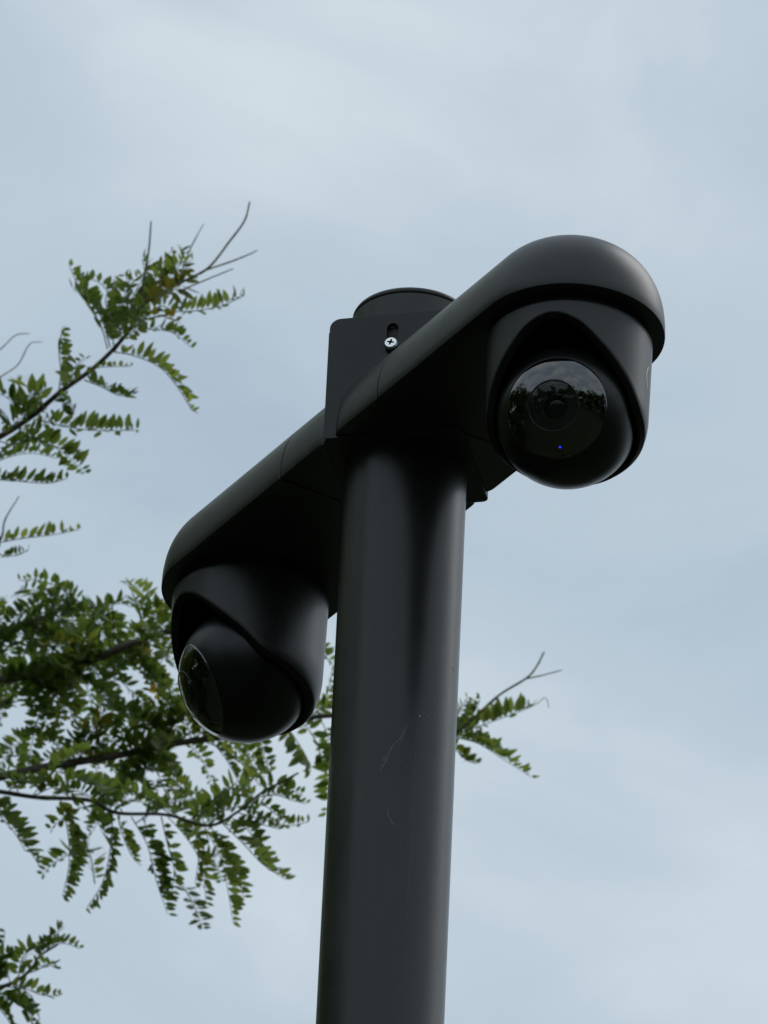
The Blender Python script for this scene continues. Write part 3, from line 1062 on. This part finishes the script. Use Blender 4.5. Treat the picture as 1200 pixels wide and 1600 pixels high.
# leaves too many to single out fill the thick of the boughs
keep = lambda x, y: (not (x > 270 and y < 960)) and y > 898 + max(0, (x - 160)) * 0.15 and not (x < 60 and y > 1250)
mass(b2, BR_PATHS['b2'], 46, -30, 290, 0, lambda x, y: keep(x, y) and y < 1230 and x < 300)
mass(b2b, BR_PATHS['b2b'], 30, -30, 175, 0, lambda x, y: keep(x, y) and y < 1120 and x < 262)
mass(b3, BR_PATHS['b3'], 42, -30, 350, 0, lambda x, y: keep(x, y) and 1020 < y < 1270 and x < 410)
mass(b4, BR_PATHS['b4'], 14, -30, 330, 0, lambda x, y: keep(x, y) and 1150 < y < 1300 and x < 410)

FV, FF = [], []
mass(None, BR_PATHS['b2'], 15, -40, 250, 0, lambda x, y: keep(x, y) and y < 1200 and x < 255, into=(FV, FF))
mass(None, BR_PATHS['b2b'], 12, -40, 175, 0, lambda x, y: keep(x, y) and y < 1150 and x < 230, into=(FV, FF))
mass(None, BR_PATHS['b3'], 16, -40, 330, 0, lambda x, y: keep(x, y) and 1060 < y < 1240 and x < 360, into=(FV, FF))
fo = make('foliage', FV, FF, M['leaf'], tree, smooth=False)
fo['kind'] = 'stuff'

# trunk and limbs, left of the picture
TX, TY = -2.7, 4.0
ends = {}
tp = [Vector((TX, TY, 0)), Vector((TX + 0.04, TY - 0.03, 1.2)), Vector((TX - 0.03, TY + 0.04, 2.6)), Vector((TX + 0.05, TY, 4.2)), Vector((TX + 0.1, TY - 0.05, 6.0)), Vector((TX + 0.02, TY, 8.2)), Vector((TX + 0.1, TY + 0.1, 9.6))]
path = smooth_path(tp, 6)
V, F = tube(path, [0.15 * (1 - i / (len(path) - 1)) ** 0.8 + 0.02 + (0.05 if i == 0 else 0.0) for i in range(len(path))], 14)
make('trunk', V, F, M['bark'], tree)
LIMBS = []
for key, zt in (('b1', 5.6), ('b2', 5.0), ('b2b', 5.3), ('b3', 4.7), ('b4', 4.6), ('b5', 4.1), ('b6', 5.2)):
    e = BR_PATHS[key][0]
    e1 = BR_PATHS[key][3]
    s = Vector((TX, TY, zt))
    mid = s.lerp(e, 0.5) + Vector((0, 0, -0.08))
    pth = smooth_path([s, mid, e, e1], 6)
    V, F = tube(pth, [0.036 - 0.029 * i / (len(pth) - 1) for i in range(len(pth))], 8)
    make('limb', V, F, M['bark'], tree)
    LIMBS.append(pth)
rng2 = random.Random(5)
for k in range(16):
    a = rng2.uniform(0.6 * math.pi, 1.9 * math.pi) if k % 2 else rng2.uniform(0.5, 1.5) * math.pi
    s = Vector((TX, TY, rng2.uniform(3.4, 8.6)))
    ln = rng2.uniform(1.2, 2.6)
    e = s + Vector((math.cos(a) * ln, math.sin(a) * ln, ln * rng2.uniform(0.2, 0.7)))
    pth = smooth_path([s, s.lerp(e, 0.5) + Vector((0, 0, 0.1)), e], 8)
    if any(-150 < see(p)[0] < 1350 and -150 < see(p)[1] < 1750 for p in pth):
        continue
    V, F = tube(pth, [0.04 - 0.034 * i / (len(pth) - 1) for i in range(len(pth))], 7)
    make('limb', V, F, M['bark'], tree)
    LIMBS.append(pth)
# the rest of the crown, outside the picture
TEMPL = []
for k in range(10):
    v, f = [], []
    ln = rng2.uniform(0.10, 0.16)
    leaflets([Vector((0, 0, 0)), Vector((ln * 0.5, 0, 0.008)), Vector((ln, rng2.uniform(-.02, .02), -0.012))], Vector((0, rng2.uniform(-.2, .2), 1)).normalized(),
             0.034, 0.0150, 0.0125, 0.45, v, f, rng2)
    TEMPL.append((np.array([tuple(q) for q in v]), f))
VV, F, nv, cnt = [], [], 0, 0
CC = Vector((-3.1, 3.3, 7.0))
while cnt < 9500:
    cnt += 1
    if cnt % 3 == 0:
        pth = rng2.choice(LIMBS)
        p = pth[rng2.randrange(len(pth) // 3, len(pth))] + Vector((rng2.gauss(0, .28), rng2.gauss(0, .28), rng2.gauss(0, .22)))
    else:
        d = Vector((rng2.gauss(0, 1), rng2.gauss(0, 1), rng2.gauss(0, 1))).normalized() * rng2.random() ** 0.4
        p = CC + Vector((d.x * 2.6, d.y * 2.6, d.z * 2.6))
    x0, y0, _ = see(p)
    if x0 > -190 and x0 < 1400 and -300 < y0 < 1900:
        continue
    tv, tf = rng2.choice(TEMPL)
    rm = np.array(Matrix.Rotation(rng2.uniform(0, 6.28), 3, 'Z') @ Matrix.Rotation(rng2.uniform(-0.4, 0.9), 3, 'Y') @ Matrix.Rotation(rng2.uniform(-0.5, 0.5), 3, 'X'))
    VV.append(tv @ rm.T + np.array(p))
    F += [tuple(i + nv for i in q) for q in tf]
    nv += len(tv)
V = np.concatenate(VV).tolist()
cr = make('crown', V, F, M['leaf'], tree, smooth=False)
cr['kind'] = 'stuff'

# ------------------------------------------------------------------ wood behind the photographer, mirrored in the windows; unseen sides added for shade
rng3 = random.Random(11)
V, F = [], []


def blade(p, s):
    a = Vector((rng3.gauss(0, 1), rng3.gauss(0, 1), rng3.gauss(0, 1))).normalized()
    b = a.orthogonal().normalized()
    b = (b * math.cos(1.0) + a.cross(b) * math.sin(1.0)).normalized()
    i = len(V)
    V.extend([p + a * s, p + b * s * 0.55, p - a * s, p - b * s * 0.55])
    F.append((i, i + 1, i + 2, i + 3))


for k in range(84):
    a = R_(-180 + 360 * k / 84 + rng3.uniform(-2, 2))
    behind = abs(a) < R_(100)
    dist = rng3.uniform(19, 24)
    x, y = math.sin(a) * dist, -math.cos(a) * dist
    hgt = rng3.choice((10, 11, 12, 13.5)) * rng3.uniform(0.92, 1.08) if behind else rng3.uniform(5.5, 8.0)
    if R_(-150) < a < R_(-72):             # unseen near stretch added to darken the pole's left side
        dist = rng3.uniform(10.0, 13.0)
        x, y = math.sin(a) * dist, -math.cos(a) * dist
        hgt = rng3.uniform(11.0, 13.5)
    rad = rng3.uniform(1.8, 3.0)
    for c in range(11):
        zc = rng3.uniform(1.0, hgt - 1.2)
        taper = 1.0 - 0.6 * (zc / hgt) ** 2
        cx, cy = x + rng3.gauss(0, rad * 0.4 * taper), y + rng3.gauss(0, rad * 0.4 * taper)
        cr_ = rng3.uniform(0.9, 1.6)
        for b in range(130):
            d = Vector((rng3.gauss(0, 1), rng3.gauss(0, 1), rng3.gauss(0, 1))).normalized() * cr_ * rng3.random() ** 0.4
            p = Vector((cx, cy, zc)) + d
            if p.z > 0.2:
                blade(p, rng3.uniform(0.18, 0.36))
tl = make('treeline', V, F, M['leaf'], smooth=False)
tag(tl, 'dark wood mirrored in the glossy window of the upper camera, its unseen near side added to darken the pole', 'trees', None, 'stuff')

print('LEAVES', NLEAF[0], 'crown faces', len(cr.data.polygons))
